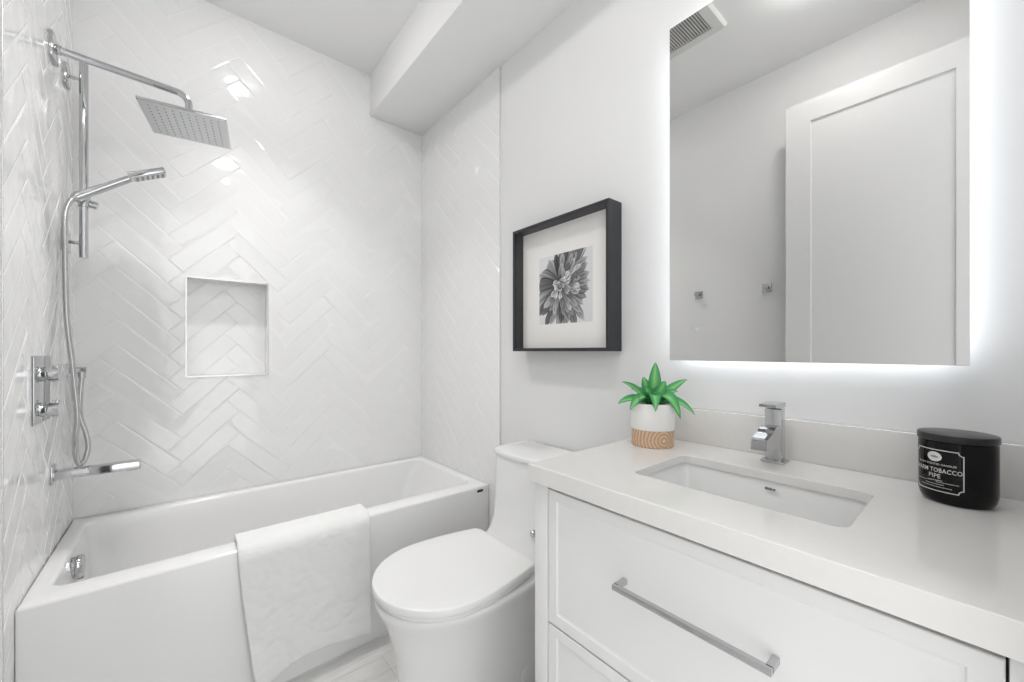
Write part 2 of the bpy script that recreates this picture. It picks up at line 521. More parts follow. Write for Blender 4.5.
# tiled parts of the two side walls
bm = place(herringbone(YT, YB + TH, 0, ZC, 1.94, 0.05, tilt=0.0005), lambda u, v, h: (PXL + h, u, v))
o = finish('shower_tile', bm, [TILE, GROUT], parent=bpy.data.objects['wall_left'], recalc=False, ang=0)
o['label'] = 'glossy white herringbone tile on the shower wall with fittings'
bm = place(herringbone(YT, YB + TH, 0, BZ, 1.94, 0.05, tilt=0.0005), lambda u, v, h: (PXR - h, u, v), flip=True)
o = finish('shower_tile', bm, [TILE, GROUT], parent=bpy.data.objects['wall_right'], recalc=False, ang=0)
o['label'] = 'glossy white herringbone tile at the tub end by the toilet'
structure(finish('trim_1', newbox((XR - 0.0025, YT - 0.006, 0), (PXR, YT, BZ), 0.001), NTRIM), 'thin bright tile edge strip beside the picture', 'trim')
structure(finish('trim_2', newbox((PXL, YT - 0.006, 0), (XL + 0.0025, YT, ZC), 0.001), NTRIM), 'thin tile edge strip at far left', 'trim')

# open door against the left wall (seen in the mirror)
dx0, dx1, dy0, dy1, dz0, dz1 = -0.183, -0.148, -0.03, 0.682, 0.010, 2.468
d = thing('door_1', (-0.165, -0.03, 0), 'white single-panel door standing open, reflected in the mirror', 'door', kind='structure')
bm = bmesh.new()
def zrect(x, i, top=None): return [Vector((x, dy0 + i, dz0 + i)), Vector((x, dy1 - i, dz0 + i)), Vector((x, dy1 - i, dz1 - i)), Vector((x, dy0 + i, dz1 - i))]
loft(bm, [zrect(dx0, 0.108), zrect(dx0, 0.0), zrect(dx1, 0.0), zrect(dx1, 0.108), zrect(dx1 - 0.009, 0.111)], cap0=True)
finish('door_slab', bm, DOORP, parent=d, ang=20)
bm = bmesh.new(); i = 0.1105
bm.faces.new([bm.verts.new(p) for p in zrect(dx1 - 0.009, i)])
bmesh.ops.recalc_face_normals(bm, faces=bm.faces)
if bm.faces[:][0].normal.x < 0: bmesh.ops.reverse_faces(bm, faces=bm.faces[:])
finish('door_panel', bm, DOORP, parent=d, recalc=False)
for z in (0.25, 1.2, 2.2): finish('hinge', tube(bmesh.new(), [(-0.190, -0.034, z), (-0.190, -0.034, z + 0.09)], 0.006), CHROME2, parent=d)
bm = bmesh.new()
w = 0.06
for z0, z1, a, b in ((0, DZ + w, DX0 - w, DX0), (0, DZ + w, DX1, DX1 + w), (DZ, DZ + w, DX0, DX1)): box(bm, (a, YF, z0), (b, YF + 0.012, z1), 0.002)
structure(finish('trim_3', bm, DOORP), 'white door casing', 'trim')

# ------------------------------------------------------------------ bathtub
TX0, TX1, TY0, TY1 = XL + 0.0012, XR - 0.0012, YA, YB - 0.003
tub = thing('bathtub', ((TX0 + TX1) / 2, (TY0 + TY1) / 2, 0), 'white rectangular alcove bathtub with flat apron, towel over its rim', 'bathtub')
bm = bmesh.new()
IX0, IX1, IY0, IY1 = XL + 0.048, XR - 0.055, YA + 0.092, YB - 0.068
rings = []
rings.append(rrect(TX0, TX1, TY0, TY1, 0.004, 0.0))
rings.append(rrect(TX0, TX1, TY0, TY1, 0.004, ZT - 0.010))
for k in range(1, 4):
    a = R(30 * k); q = 0.010 * (1 - math.cos(a)); rings.append(rrect(TX0 + q * 0.6, TX1 - q * 0.6, TY0 + q, TY1 - q * 0.3, 0.004 + q * 0.5, ZT - 0.010 + 0.010 * math.sin(a)))
for k in range(0, 4):
    a = R(30 * k); q = 0.012 * math.sin(a) - 0.012; rings.append(rrect(IX0 + q, IX1 - q, IY0 + q, IY1 - q, 0.045 - q * 0.3, ZT - 0.012 + 0.012 * math.cos(a)))
rings.append(rrect(IX0 + 0.010, IX1 - 0.045, IY0 + 0.008, IY1 - 0.010, 0.055, 0.40))
rings.append(rrect(IX0 + 0.030, IX1 - 0.120, IY0 + 0.022, IY1 - 0.028, 0.080, 0.20))
rings.append(rrect(IX0 + 0.055, IX1 - 0.175, IY0 + 0.045, IY1 - 0.050, 0.100, 0.12))
rings.append(rrect(IX0 + 0.100, IX1 - 0.240, IY0 + 0.095, IY1 - 0.100, 0.100, 0.095))
loft(bm, rings, cap0=True, cap1=True)
shell = finish('tub_shell', bm, ACRYL, parent=tub, ang=40)
ox, oy, oz = IX0 + 0.008, 1.962, 0.456
bm = bmesh.new()
lathe(bm, [(0, 0.024), (0.026, 0.024), (0.035, 0.022), (0.038, 0.017), (0.038, 0.007), (0.034, 0.004), (0.034, -0.004), (0, -0.004)], (ox, oy, oz), 'X', 36)
ov = finish('overflow_cover', bm, CHROME, parent=tub); ov['label'] = 'round chrome overflow cover inside the tub end'
finish('overflow_slot', newbox((ox + 0.006, oy - 0.010, oz - 0.0395), (ox + 0.022, oy + 0.010, oz - 0.035), 0.001), BADGE, parent=ov)
bm = lathe(bmesh.new(), [(0, 0.004), (0.030, 0.004), (0.034, 0.0), (0.034, -0.01), (0, -0.01)], (XL + 0.28, 1.97, 0.096), 'Z', 32)
finish('drain', bm, CHROME, parent=tub)
bm = bmesh.new()
loft(bm, [[Vector((p.x, YA + 0.001, p.y)) for p in rrect(1.120, 1.156, 0.484, 0.4955, 0.0057, 0)], [Vector((p.x, YA - 0.0025, p.y)) for p in rrect(1.120, 1.156, 0.484, 0.4955, 0.0057, 0)]], cap1=True)
b = finish('badge', bm, BADGE, parent=tub); b['label'] = 'small dark pill-shaped badge on the tub apron'

# ------------------------------------------------------------------ towel over the rim
def towel():
    bm = bmesh.new()
    RS = 0.042
    yo, yi, top = YA - 0.011, YA + 0.105, ZT + 0.010
    prof = []                                # path across the rim (y, z, t) with t = 0 at the front hem
    zb = 0.06
    n1 = 60
    for k in range(n1): prof.append((yo, zb + (top - RS - zb) * k / (n1 - 1), 'f'))
    for k in range(1, 9):
        a = R(90 * k / 8); prof.append((yo + RS * (1 - math.cos(a)), top - RS + RS * math.sin(a), 't'))
    for k in range(1, 8): prof.append((yo + RS + (yi - 0.02 - yo - RS) * k / 7, top, 't'))
    for k in range(1, 7):
        a = R(90 * k / 6); prof.append((yi - 0.02 + 0.02 * math.sin(a), top - 0.02 + 0.02 * math.cos(a), 't'))
    for k in range(1, 10): prof.append((yi + 0.004 * k / 9, top - 0.02 - 0.09 * k / 9, 'b'))
    NXS = 64
    hem = [(0.0, 0.040), (0.08, 0.046), (0.22, 0.066), (0.40, 0.083), (0.62, 0.080), (0.85, 0.066), (1.0, 0.056)]
    def hz(s):
        for (a, za), (b, zb_) in zip(hem[:-1], hem[1:]):
            if s <= b: return za + (zb_ - za) * (s - a) / (b - a)
        return hem[-1][1]
    grid = []
    for i in range(NXS + 1):
        s = i / NXS
        col = []
        for (y, z, kd) in prof:
            f = 0.0
            zz = z
            if kd == 'f':
                zz = hz(s) + (z - zb) * (top - RS - hz(s)) / (top - RS - zb)
                f = max(0.0, min(1.0, (0.50 - zz) / 0.45))
            xl = 0.146 + 0.046 * f ** 1.2
            xr = 0.586 - 0.004 * f
            x = xl + (xr - xl) * s
            wob = 0
            if kd == 'f':
                wob = f * (0.010 * noise.noise(Vector((x * 6, zz * 2.0, 1.7))) + 0.006 * noise.noise(Vector((x * 16 + zz * 9, zz * 14 - x * 6, 4.2))))
                wob += 0.0036 * noise.noise(Vector((x * 34 + zz * 20, zz * 30, 8.0))) + 0.0022 * noise.noise(Vector((x * 22 - zz * 40, zz * 70, 2.0)))
                wob += f * f * 0.020 * max(0, 1 - s * 4) ** 1.5                   # left corner swings out
                for zc in (0.215, 0.200):
                    wob -= 0.0022 * math.exp(-((zz - zc) / 0.0035) ** 2)
                y2 = y - 0.012 * f - wob
                y2 = min(y2, yo)
            else:
                zz += 0.0022 * noise.noise(Vector((x * 30, y * 30, 3.0))) + 0.001
                y2 = y
            col.append(bm.verts.new((x, y2, zz)))
        grid.append(col)
    for i in range(NXS):
        for j in range(len(prof) - 1):
            bm.faces.new((grid[i][j], grid[i + 1][j], grid[i + 1][j + 1], grid[i][j + 1]))
    bmesh.ops.recalc_face_normals(bm, faces=bm.faces)
    bm.verts.index_update()
    f0 = min(bm.faces, key=lambda f: f.calc_center_median().y)
    if f0.normal.y > 0: bmesh.ops.reverse_faces(bm, faces=bm.faces[:])
    o = finish('bath_towel', bm, TOWEL, org=(0.366, YA, ZT), recalc=False, ang=80)
    md = o.modifiers.new('thick', 'SOLIDIFY'); md.thickness = 0.012; md.offset = 1.0; md.use_rim = True
    md2 = o.modifiers.new('soft', 'SUBSURF'); md2.levels = 1; md2.render_levels = 1
    return tag(o, 'white terry bath towel hanging over the front rim of the bathtub', 'towel')
towel()

# ------------------------------------------------------------------ toilet
CY = 1.149
toi = thing('toilet', (0.85, CY, 0), 'white one-piece skirted toilet with closed lid between tub and vanity', 'toilet')
def egg(xf, xw, xb, hw, hb, rb, z, n=22, flat=0.0):
    """egg outline: tip xf, widest xw, back xb; half width hw, at the back hb with corner radius rb"""
    half = []
    for k in range(n + 1):
        a = R(90 * k / n)
        half.append((xw - (xw - xf) * math.cos(a) ** (1.0), hw * math.sin(a) ** 1.0))
    m = 10
    for k in range(1, m + 1):
        t = k / m
        half.append((xw + (xb - rb - xw) * t, hw - (hw - hb) * (t * t)))
    for k in range(1, 7):
        a = R(90 * k / 6)
        half.append((xb - rb + rb * math.sin(a), hb - rb * (1 - math.cos(a))))
    up = [Vector((x, CY + y, z)) for x, y in half]
    dn = [Vector((x, CY - y, z)) for x, y in reversed(half[1:])]
    return up + dn
bm = bmesh.new()
rows = [(0.00, 0.530, 0.118), (0.004, 0.526, 0.121), (0.06, 0.522, 0.124), (0.14, 0.516, 0.129), (0.22, 0.508, 0.138), (0.28, 0.497, 0.150), (0.33, 0.482, 0.166), (0.37, 0.465, 0.184), (0.395, 0.453, 0.197), (0.410, 0.447, 0.204), (0.418, 0.447, 0.205), (0.423, 0.451, 0.201), (0.424, 0.460, 0.19)]
loft(bm, [egg(xf, 0.72, 1.182, hw, max(0.12, hw - 0.02) if z < 0.3 else hw - 0.03, 0.03, z) for z, xf, hw in rows], cap0=True, cap1=True)
def tankring(xf, hw, z, r=0.032, bow=0.02):
    pts = rrect(xf, 1.184, CY - hw, CY + hw, r, z, 8)
    for p in pts:
        if p.x < xf + r * 1.01: p.x -= bow * (1 - ((p.y - CY) / hw) ** 2)
    # extra points along the bowed front
    out = []
    for k, p in enumerate(pts):
        out.append(p)
        q = pts[(k + 1) % len(pts)]
        if abs(q.y - p.y) > 0.1 and p.x < 1.1:
            for j in range(1, 14):
                y = p.y + (q.y - p.y) * j / 14
                out.append(Vector((xf - bow * (1 - ((y - CY) / hw) ** 2), y, z)))
    return out
TRows = [(0.380, 0.925, 0.184), (0.424, 0.928, 0.182), (0.434, 0.938, 0.176), (0.450, 0.955, 0.168), (0.475, 0.971, 0.162), (0.52, 0.984, 0.159), (0.60, 0.991, 0.158), (0.764, 0.996, 0.158)]
loft(bm, [tankring(xf, hw, z) for z, xf, hw in TRows], cap0=True, cap1=True)
finish('toilet_body', bm, PORC, parent=toi, ang=50)
bm = bmesh.new()
for_l = [(0.7655, 0.001), (0.7665, -0.005), (0.769, -0.006), (0.782, -0.006), (0.785, -0.004), (0.7865, 0.001), (0.787, 0.010)]
loft(bm, [tankring(0.996 + q, 0.158 - q, z, 0.030) for z, q in for_l], cap0=True, cap1=True)
finish('tank_lid', bm, PORC, parent=toi, ang=50)
bm = bmesh.new()
EG = dict(xw=0.66, xb=0.925, hb=0.178, rb=0.035)
loft(bm, [egg(0.449 + q, 0.66, 0.920 - q, 0.207 - q, 0.178 - q, 0.035, z) for z, q in ((0.4245, 0.010), (0.427, 0.004), (0.430, 0.003), (0.438, 0.003), (0.441, 0.008))], cap0=True, cap1=True)
finish('toilet_seat', bm, SEATM, parent=toi, ang=50)
bm = bmesh.new()
loft(bm, [egg(0.442 + q, 0.66, 0.926 - q * 0.6, 0.213 - q, 0.182 - q, 0.035, z) for z, q in ((0.4425, 0.006), (0.4440, 0.001), (0.446, 0.0), (0.463, 0.0), (0.4655, 0.0008), (0.4672, 0.003), (0.4680, 0.007), (0.4684, 0.05), (0.4686, 0.13))], cap0=True, cap1=True)
finish('seat_lid', bm, SEATM, parent=toi, ang=50)
for sy in (-1, 1): finish('seat_hinge', tube(bmesh.new(), [(0.918, CY + sy * 0.075 - 0.02, 0.447), (0.918, CY + sy * 0.075 + 0.02, 0.447)], 0.009), SEATM, parent=toi)
bm = lathe(bmesh.new(), [(0, -0.012), (0.010, -0.012), (0.012, -0.009), (0.012, 0.004), (0, 0.004)], (0.9725, 1.040, 0.528), 'X', 24)
b = finish('flush_button', bm, CHROME2, parent=toi); b['label'] = 'small round chrome button low on the tank front'
bm = bmesh.new()
lathe(bm, [(0, -0.006), (0.030, -0.006), (0.038, -0.004), (0.042, 0.001), (0.042, 0.03), (0, 0.03)], (0.935, CY - 0.1205, 0.052), 'Y', 24)
finish('bolt_cover', bm, PORC, parent=toi)

# ------------------------------------------------------------------ rain shower
FZ = 2.189
rs = thing('rain_shower', (XL, 1.989, FZ), 'square chrome rain shower head on a long wall arm over the tub', 'shower head')
TFX = XL                                  # face of the left tile
bm = bmesh.new()
obox(bm, (TFX + 0.005, 1.989, FZ), (1, 0, 0), (0, 1, 0), (0, 0, 1), 0.0065, 0.041, 0.042, 0.005)
tube(bm, [(TFX + 0.008, 1.989, FZ), (TFX + 0.022, 1.989, FZ)], 0.0155, 24)
finish('flange', bm, CHROME, parent=rs)
arm = [(TFX + 0.01, 1.989, FZ), (-0.25, 1.989, 2.188)]
path = [Vector((TFX + 0.01, 1.989, FZ)), Vector((-0.02, 1.989, 2.176))]
for k in range(1, 9):
    a = R(90 * k / 8)
    path.append(Vector((-0.02 + 0.045 * math.sin(a), 1.989 - 0.012 * k / 8, 2.176 - 0.045 * (1 - math.cos(a)))))
path.append(Vector((0.025, 1.975, 2.095)))
bm = tube(bmesh.new(), path, 0.0122, 20)
finish('arm', bm, CHROME, parent=rs)
hc = Vector((0.024, 1.967, 2.050)); ang = R(-8)
hx, hy = Vector((math.cos(ang), math.sin(ang), 0)), Vector((-math.sin(ang), math.cos(ang), 0))
bm = bmesh.new()
lathe(bm, [(0, 0.052), (0.013, 0.052), (0.016, 0.047), (0.016, 0.028), (0.020, 0.020), (0.024, 0.006), (0, 0.006)], hc, 'Z', 28)
finish('swivel_joint', bm, CHROME, parent=rs)
bm = bmesh.new()
obox(bm, hc, hx, hy, (0, 0, 1), 0.126, 0.128, 0.0045, 0.0015)
hd = finish('head_plate', bm, CHROME, parent=rs)
bm = bmesh.new()
obox(bm, hc - Vector((0, 0, 0.0048)), hx, hy, (0, 0, 1), 0.122, 0.124, 0.0008)
finish('spray_face', bm, HEADF, parent=hd, ang=0)
bm = bmesh.new()
for i in range(10):
    for j in range(10):
        p = hc + hx * (-0.099 + 0.022 * i) + hy * (-0.099 + 0.022 * j)
        lathe(bm, [(0.0021, 0), (0.0019, -0.0014), (0, -0.0014)], p - Vector((0, 0, 0.0055)), 'Z', 8)
finish('nozzles', bm, RUB, parent=hd)

# ------------------------------------------------------------------ slide rail, hand shower, outlet
RY, RX = 2.188, -0.281
rail = thing('shower_rail', (RX, RY, 1.534), 'vertical round chrome slide rail on the tiled shower wall', 'shower rail')
finish('rail_bar', tube(bmesh.new(), [(RX, RY, 1.534), (RX, RY, 2.266)], 0.0125, 24), CHROME, parent=rail)
for z in (2.204, 1.588):
    bm = bmesh.new()
    tube(bm, [(TFX + 0.004, RY, z), (RX, RY, z)], 0.0065, 16)
    br = finish('rail_bracket', bm, CHROME, parent=rail)
    bm = bmesh.new()
    obox(bm, (TFX + 0.005, RY, z), (1, 0, 0), (0, 1, 0), (0, 0, 1), 0.0062, 0.036, 0.038, 0.005)
    finish('flange', bm, CHROME, parent=br)
bm = bmesh.new()
tube(bm, [(RX, RY, 1.727), (RX, RY, 1.778)], 0.0175, 24)
HY = RY - 0.040
tube(bm, [(RX, RY, 1.757), (RX, HY, 1.757)], 0.011, 20)
hdv = Vector((0.142, 0, 0.107)).normalized()
hc0 = Vector((RX, HY, 1.759))
tube(bm, [hc0 - hdv * 0.016, hc0 + hdv * 0.016], 0.0178, 24)
sl = finish('slider', bm, CHROME, parent=rail)
bm = bmesh.new()
tube(bm, [(RX + 0.010, RY + 0.004, 1.745), (RX + 0.036, RY + 0.004, 1.738)], 0.014, 24)
finish('slider_knob', bm, CHROME, parent=sl)

hs = thing('hand_shower', tuple(hc0), 'chrome hand shower held tilted on the rail with a looping metal hose', 'hand shower')
p0 = hc0 - hdv * 0.022
p1 = hc0 + hdv * 0.160
bm = bmesh.new()
def taper(path, rads, n_=24):
    rings_ = []
    for p_, r_ in zip(path, rads):
        u_ = Vector((0, 1, 0)); w__ = hdv.cross(u_)
        rings_.append([p_ + r_ * (math.cos(2 * math.pi * k / n_) * u_ + math.sin(2 * math.pi * k / n_) * w__) for k in range(n_)])
    loft(bm, rings_, True, True)
taper([p0 - hdv * 0.008, p0, p0 + hdv * 0.02, hc0 + hdv * 0.06, hc0 + hdv * 0.11, p1], [0.011, 0.0135, 0.0152, 0.0148, 0.0135, 0.0125])
finish('handle', bm, CHROME, parent=hs)
hv = Vector((0.104, 0, 0.050)).normalized()
up = hv.cross(Vector((0, 1, 0))); up = up if up.z > 0 else -up
bm = bmesh.new()
c = Vector((-0.102, HY, 1.8865))
obox(bm, c, hv, (0, 1, 0), up, 0.059, 0.029, 0.0115, 0.004, 3)
head = finish('spray_head', bm, CHROME, parent=hs)
bm = bmesh.new()
obox(bm, c - up * 0.0118 + hv * 0.004, hv, (0, 1, 0), up, 0.050, 0.024, 0.0008)
finish('spray_face', bm, HEADF, parent=head, ang=0)
bm = bmesh.new()
for i in range(6):
    for j in (-1, 0, 1):
        obox(bm, c - up * 0.0130 + hv * (-0.037 + 0.0165 * i) + Vector((0, 0.015 * j, 0)), hv, (0, 1, 0), up, 0.0042, 0.0045, 0.0012, 0.0004, 1)
finish('nozzles', bm, HEADN, parent=head)
OZ, OY = 1.100, 2.235
hose = spline([p0 - hdv * 0.004, (-0.312, 2.142, 1.722), (-0.3185, 2.135, 1.690), (-0.3200, 2.128, 1.645), (-0.3180, 2.120, 1.545), (-0.3160, 2.120, 1.365), (-0.3110, 2.120, 1.258), (-0.3000, 2.120, 1.132),
               (-0.2950, 2.125, 1.044), (-0.2890, 2.130, 0.941), (-0.2960, 2.140, 0.850), (-0.2950, 2.155, 0.785), (-0.289, 2.178, 0.757), (-0.279, 2.20, 0.770), (-0.2730, 2.215, 0.813), (-0.2800, 2.225, 0.866), (-0.2960, 2.230, 0.937),
               (-0.2960, OY, 1.013), (-0.2920, OY, OZ - 0.020)], 16)
ho = finish('hose', tube(bmesh.new(), hose, 0.0078, 14, ripple=0.05), CHROME2, parent=hs, ang=60)
ho['label'] = 'looping ribbed metal hose'
ot = thing('hose_outlet', (TFX, OY, OZ), 'small chrome wall elbow where the shower hose connects', 'hose outlet')
bm = bmesh.new()
obox(bm, (TFX + 0.003, OY, OZ + 0.008), (1, 0, 0), (0, 1, 0), (0, 0, 1), 0.005, 0.025, 0.025, 0.002)
finish('flange', bm, CHROME, parent=ot)
bm = bmesh.new()
tube(bm, [(TFX + 0.006, OY, OZ + 0.008), (TFX + 0.050, OY, OZ + 0.008)], 0.0120, 20)
tube(bm, [(-0.2920, OY, OZ + 0.006), (-0.2920, OY, OZ - 0.022)], 0.0105, 20)
finish('elbow', bm, CHROME, parent=ot)

# ------------------------------------------------------------------ valve and tub spout
VY = 1.842
va = thing('shower_valve', (TFX, VY, 1.067), 'upright chrome mixer plate with two knobs on the shower wall', 'shower valve')
bm = bmesh.new()
obox(bm, (TFX + 0.002, VY, 1.067), (1, 0, 0), (0, 1, 0), (0, 0, 1), 0.0055, 0.092, 0.101, 0.0015)
finish('plate', bm, CHROME, parent=va)
for z in (1.111, 1.003):
    bm = bmesh.new()
    tube(bm, [(TFX + 0.006, VY, z), (TFX + 0.016, VY, z)], 0.022, 28)
    tube(bm, [(TFX + 0.014, VY, z), (TFX + 0.022, VY, z)], 0.017, 28)
    tube(bm, [(TFX + 0.021, VY, z), (TFX + 0.042, VY, z)], 0.021, 32)
    kn = finish('knob', bm, CHROME, parent=va)
    bm = bmesh.new()
    obox(bm, (TFX + 0.034, VY, z + 0.002), (1, 0, 0), (0, 1, 0), (0, 0, 1), 0.006, 0.009, 0.026, 0.0015)
    finish('lever', bm, CHROME, parent=kn)
sp = thing('tub_spout', (TFX, 1.989, 0.768), 'flat bar chrome tub spout on the left tiled wall', 'spout')
bm = bmesh.new()
obox(bm, (TFX + 0.002, 1.989, 0.772), (1, 0, 0), (0, 1, 0), (0, 0, 1), 0.006, 0.030, 0.030, 0.002)
finish('flange', bm, CHROME, parent=sp)
bm = bmesh.new()
box(bm, (TFX + 0.006, 1.989 - 0.024, 0.755), (-0.112, 1.989 + 0.024, 0.783), 0.003)
spb = finish('spout_bar', bm, CHROME, parent=sp)
finish('outlet', newbox((-0.150, 1.989 - 0.018, 0.7535), (-0.120, 1.989 + 0.018, 0.756)), RUB, parent=spb)

# ------------------------------------------------------------------ vanity
VX, VY0, VY1 = 0.665, -0.072, 0.7075
CT = 0.0403
vt = thing('vanity_cabinet', (0.92, 0.334, 0), 'white vanity cabinet with slim shaker drawers under the quartz worktop', 'vanity')
zt = ZK - CT
bm = bmesh.new()
box(bm, (VX, 0.665, 0.0), (1.186, VY1, zt), 0.0012)                 # left side with its stile
box(bm, (VX, VY0, 0.0), (1.186, -0.016, zt), 0.0012)
box(bm, (0.72, -0.016, 0.0), (0.738, 0.665, 0.10), 0.001)           # toe board
box(bm, (VX + 0.004, -0.016, 0.10), (1.18, 0.665, 0.118))
box(bm, (1.165, -0.016, 0.118), (1.183, 0.665, zt - 0.004))
finish('carcass', bm, CAB, parent=vt)
finish('drawer_gap_shade', newbox((VX + 0.024, -0.0155, 0.119), (VX + 0.028, 0.6645, zt - 0.002)), DARK, parent=vt, ang=0)  # dark sheet standing in for the shade behind the drawer gaps
def yz(y0, y1, z0, z1, x): return [Vector((x, y0, z0)), Vector((x, y1, z0)), Vector((x, y1, z1)), Vector((x, y0, z1))]
for z0, z1, hz_ in ((0.5455, 0.8565, 0.733), (0.125, 0.5415, 0.415)):
    bm = bmesh.new()
    a, b = -0.0135, 0.6622
    rr = [yz(a, b, z0, z1, VX + 0.020), yz(a, b, z0, z1, VX + 0.0015), yz(a + 0.0012, b - 0.0012, z0 + 0.0012, z1 - 0.0012, VX)]
    i = 0.0265
    rr += [yz(a + i, b - i, z0 + i, z1 - i + 0.004, VX), yz(a + i + 0.002, b - i - 0.002, z0 + i + 0.002, z1 - i + 0.002, VX + 0.0018), yz(a + i + 0.006, b - i - 0.006, z0 + i + 0.006, z1 - i - 0.002, VX + 0.0030)]
    loft(bm, rr, cap0=True, cap1=True)
    dr = finish('drawer', bm, CAB, parent=vt, ang=15)
    bm = bmesh.new()
    box(bm, (VX - 0.036, 0.191, hz_ - 0.005), (VX - 0.026, 0.457, hz_ + 0.005), 0.001)
    for y in (0.191, 0.447): box(bm, (VX - 0.030, y, hz_ - 0.005), (VX + 0.001, y + 0.010, hz_ + 0.005), 0.001)
    h = finish('handle', bm, CHROME2, parent=dr); h['label'] = 'long square chrome bar handle'

# worktop with the basin cut-out
SX0, SX1, SY0, SY1 = 0.779, 1.017, 0.136, 0.511
SZ = ZK - 0.020                               # underside of the slab at the basin
CX0, CX1, CY0, CY1 = 0.6475, 1.191, -0.0770, 0.7125
wt = thing('countertop', (0.92, 0.335, zt), 'white quartz worktop on top of the vanity cabinet', 'countertop')
bm = bmesh.new()
n = 6
m_ = 0.03
loft(bm, [rrect(SX0, SX1, SY0, SY1, 0.022, SZ, n), rrect(SX0 - 0.05, SX1 + 0.05, SY0 - 0.05, SY1 + 0.05, 0.03, SZ, n), rrect(SX0 - 0.05, SX1 + 0.05, SY0 - 0.05, SY1 + 0.05, 0.03, zt, n), rrect(CX0, CX1, CY0, CY1, 0.002, zt, n), rrect(CX0, CX1, CY0, CY1, 0.002, ZK - 0.002, n), rrect(CX0 + 0.002, CX1, CY0 + 0.002, CY1 - 0.002, 0.002, ZK, n),
          rrect(SX0 - 0.0015, SX1 + 0.0015, SY0 - 0.0015, SY1 + 0.0015, 0.0235, ZK, n), rrect(SX0, SX1, SY0, SY1, 0.022, ZK - 0.0015, n)], close=True)
finish('worktop', bm, QUARTZ, parent=wt, ang=35)
tag(finish('backsplash', newbox((1.174, CY0, ZK), (1.1960, CY1, 1.0096), 0.0012), QUARTZ, org=(1.185, 0.335, ZK)), 'low quartz backsplash strip along the wall behind the faucet', 'backsplash')
sk = thing('sink_basin', (0.898, 0.322, 0.74), 'white rectangular undermount basin set in the worktop', 'sink')
bm = bmesh.new()
Rr = [(0.018, zt - 0.0005), (0.0, zt - 0.0005)]
rings = [rrect(SX0 - 0.03, SX1 + 0.03, SY0 - 0.03, SY1 + 0.03, 0.04, SZ - 0.0008, n), rrect(SX0 - 0.006, SX1 + 0.006, SY0 - 0.006, SY1 + 0.006, 0.026, SZ - 0.0008, n),
         rrect(SX0 - 0.004, SX1 + 0.004, SY0 - 0.004, SY1 + 0.004, 0.026, SZ - 0.006, n), rrect(SX0 + 0.006, SX1 - 0.004, SY0 + 0.006, SY1 - 0.006, 0.03, 0.79, n),
         rrect(SX0 + 0.014, SX1 - 0.010, SY0 + 0.014, SY1 - 0.014, 0.034, 0.758, n), rrect(SX0 + 0.034, SX1 - 0.030, SY0 + 0.034, SY1 - 0.034, 0.034, 0.744, n), rrect(0.885, 0.915, 0.305, 0.335, 0.014, 0.738, n)]
loft(bm, rings, cap1=True)
finish('bowl', bm, PORC, parent=sk, ang=50)
bm = lathe(bmesh.new(), [(0, 0.003), (0.020, 0.003), (0.024, 0.0), (0.024, -0.004), (0, -0.004)], (0.900, 0.322, 0.7405), 'Z', 28)
finish('drain', bm, CHROME, parent=sk)
bm = bmesh.new()
for k, (w_, h_) in enumerate(((0.0055, 0.0035), (0.0055, 0.0035), (0.0040, 0.0032))):
    y = 0.318 - 0.0075 * k
    box(bm, (SX1 - 0.0035, y - w_ / 2, 0.8705), (SX1 + 0.003, y + w_ / 2, 0.8705 + h_))
b = finish('maker_mark', bm, MARKG, parent=sk, ang=0); b['label'] = 'tiny dark mark on the basin back wall'

# ------------------------------------------------------------------ faucet
FX, FY = 1.124, 0.3335
fa = thing('faucet', (FX, FY, ZK), 'square chrome basin faucet with arched block spout behind the sink', 'faucet')
finish('base_plate', newbox((FX - 0.025, FY - 0.025, ZK), (FX + 0.025, FY + 0.025, ZK + 0.006), 0.0012), CHROME, parent=fa)
finish('faucet_body', newbox((FX - 0.017, FY - 0.017, ZK + 0.005), (FX + 0.017, FY + 0.017, 1.041), 0.0012), CHROME, parent=fa)
bm = bmesh.new()
up_, lo_ = [], []
for k in range(15):                           # arched block: deep at the body, drooping to a blunt lip
    t = k / 14
    up_.append((FX - 0.015 - 0.088 * t, 0.998 + 0.006 * math.sin(math.pi * min(1, t * 1.6)) - 0.019 * t ** 1.7))
for k in range(15):
    t = 1 - k / 14
    lo_.append((FX - 0.015 - 0.092 * t, 0.9415 + 0.016 * math.sin(math.pi * 0.5 * t) - 0.004 * t ** 3))
prof = up_ + [(FX - 0.1065, 0.970)] + lo_
loft(bm, [[Vector((x, FY - 0.0165, z)) for x, z in prof], [Vector((x, FY + 0.0165, z)) for x, z in prof]], cap0=True, cap1=True)
finish('faucet_spout', bm, CHROME, parent=fa, ang=30)
bm = bmesh.new()
box(bm, (FX - 0.016, FY - 0.016, 1.0425), (FX + 0.016, FY + 0.016, 1.047), 0.0008)
hp = [(FX + 0.018, 1.0455), (FX + 0.018, 1.0560), (FX - 0.010, 1.0570), (FX - 0.052, 1.0545), (FX - 0.0535, 1.0480), (FX - 0.030, 1.0470), (FX - 0.008, 1.0455)]
loft(bm, [[Vector((x, FY - 0.0180, z)) for x, z in hp], [Vector((x, FY + 0.0180, z)) for x, z in hp]], cap0=True, cap1=True)
finish('lever', bm, CHROME, parent=fa, ang=30)

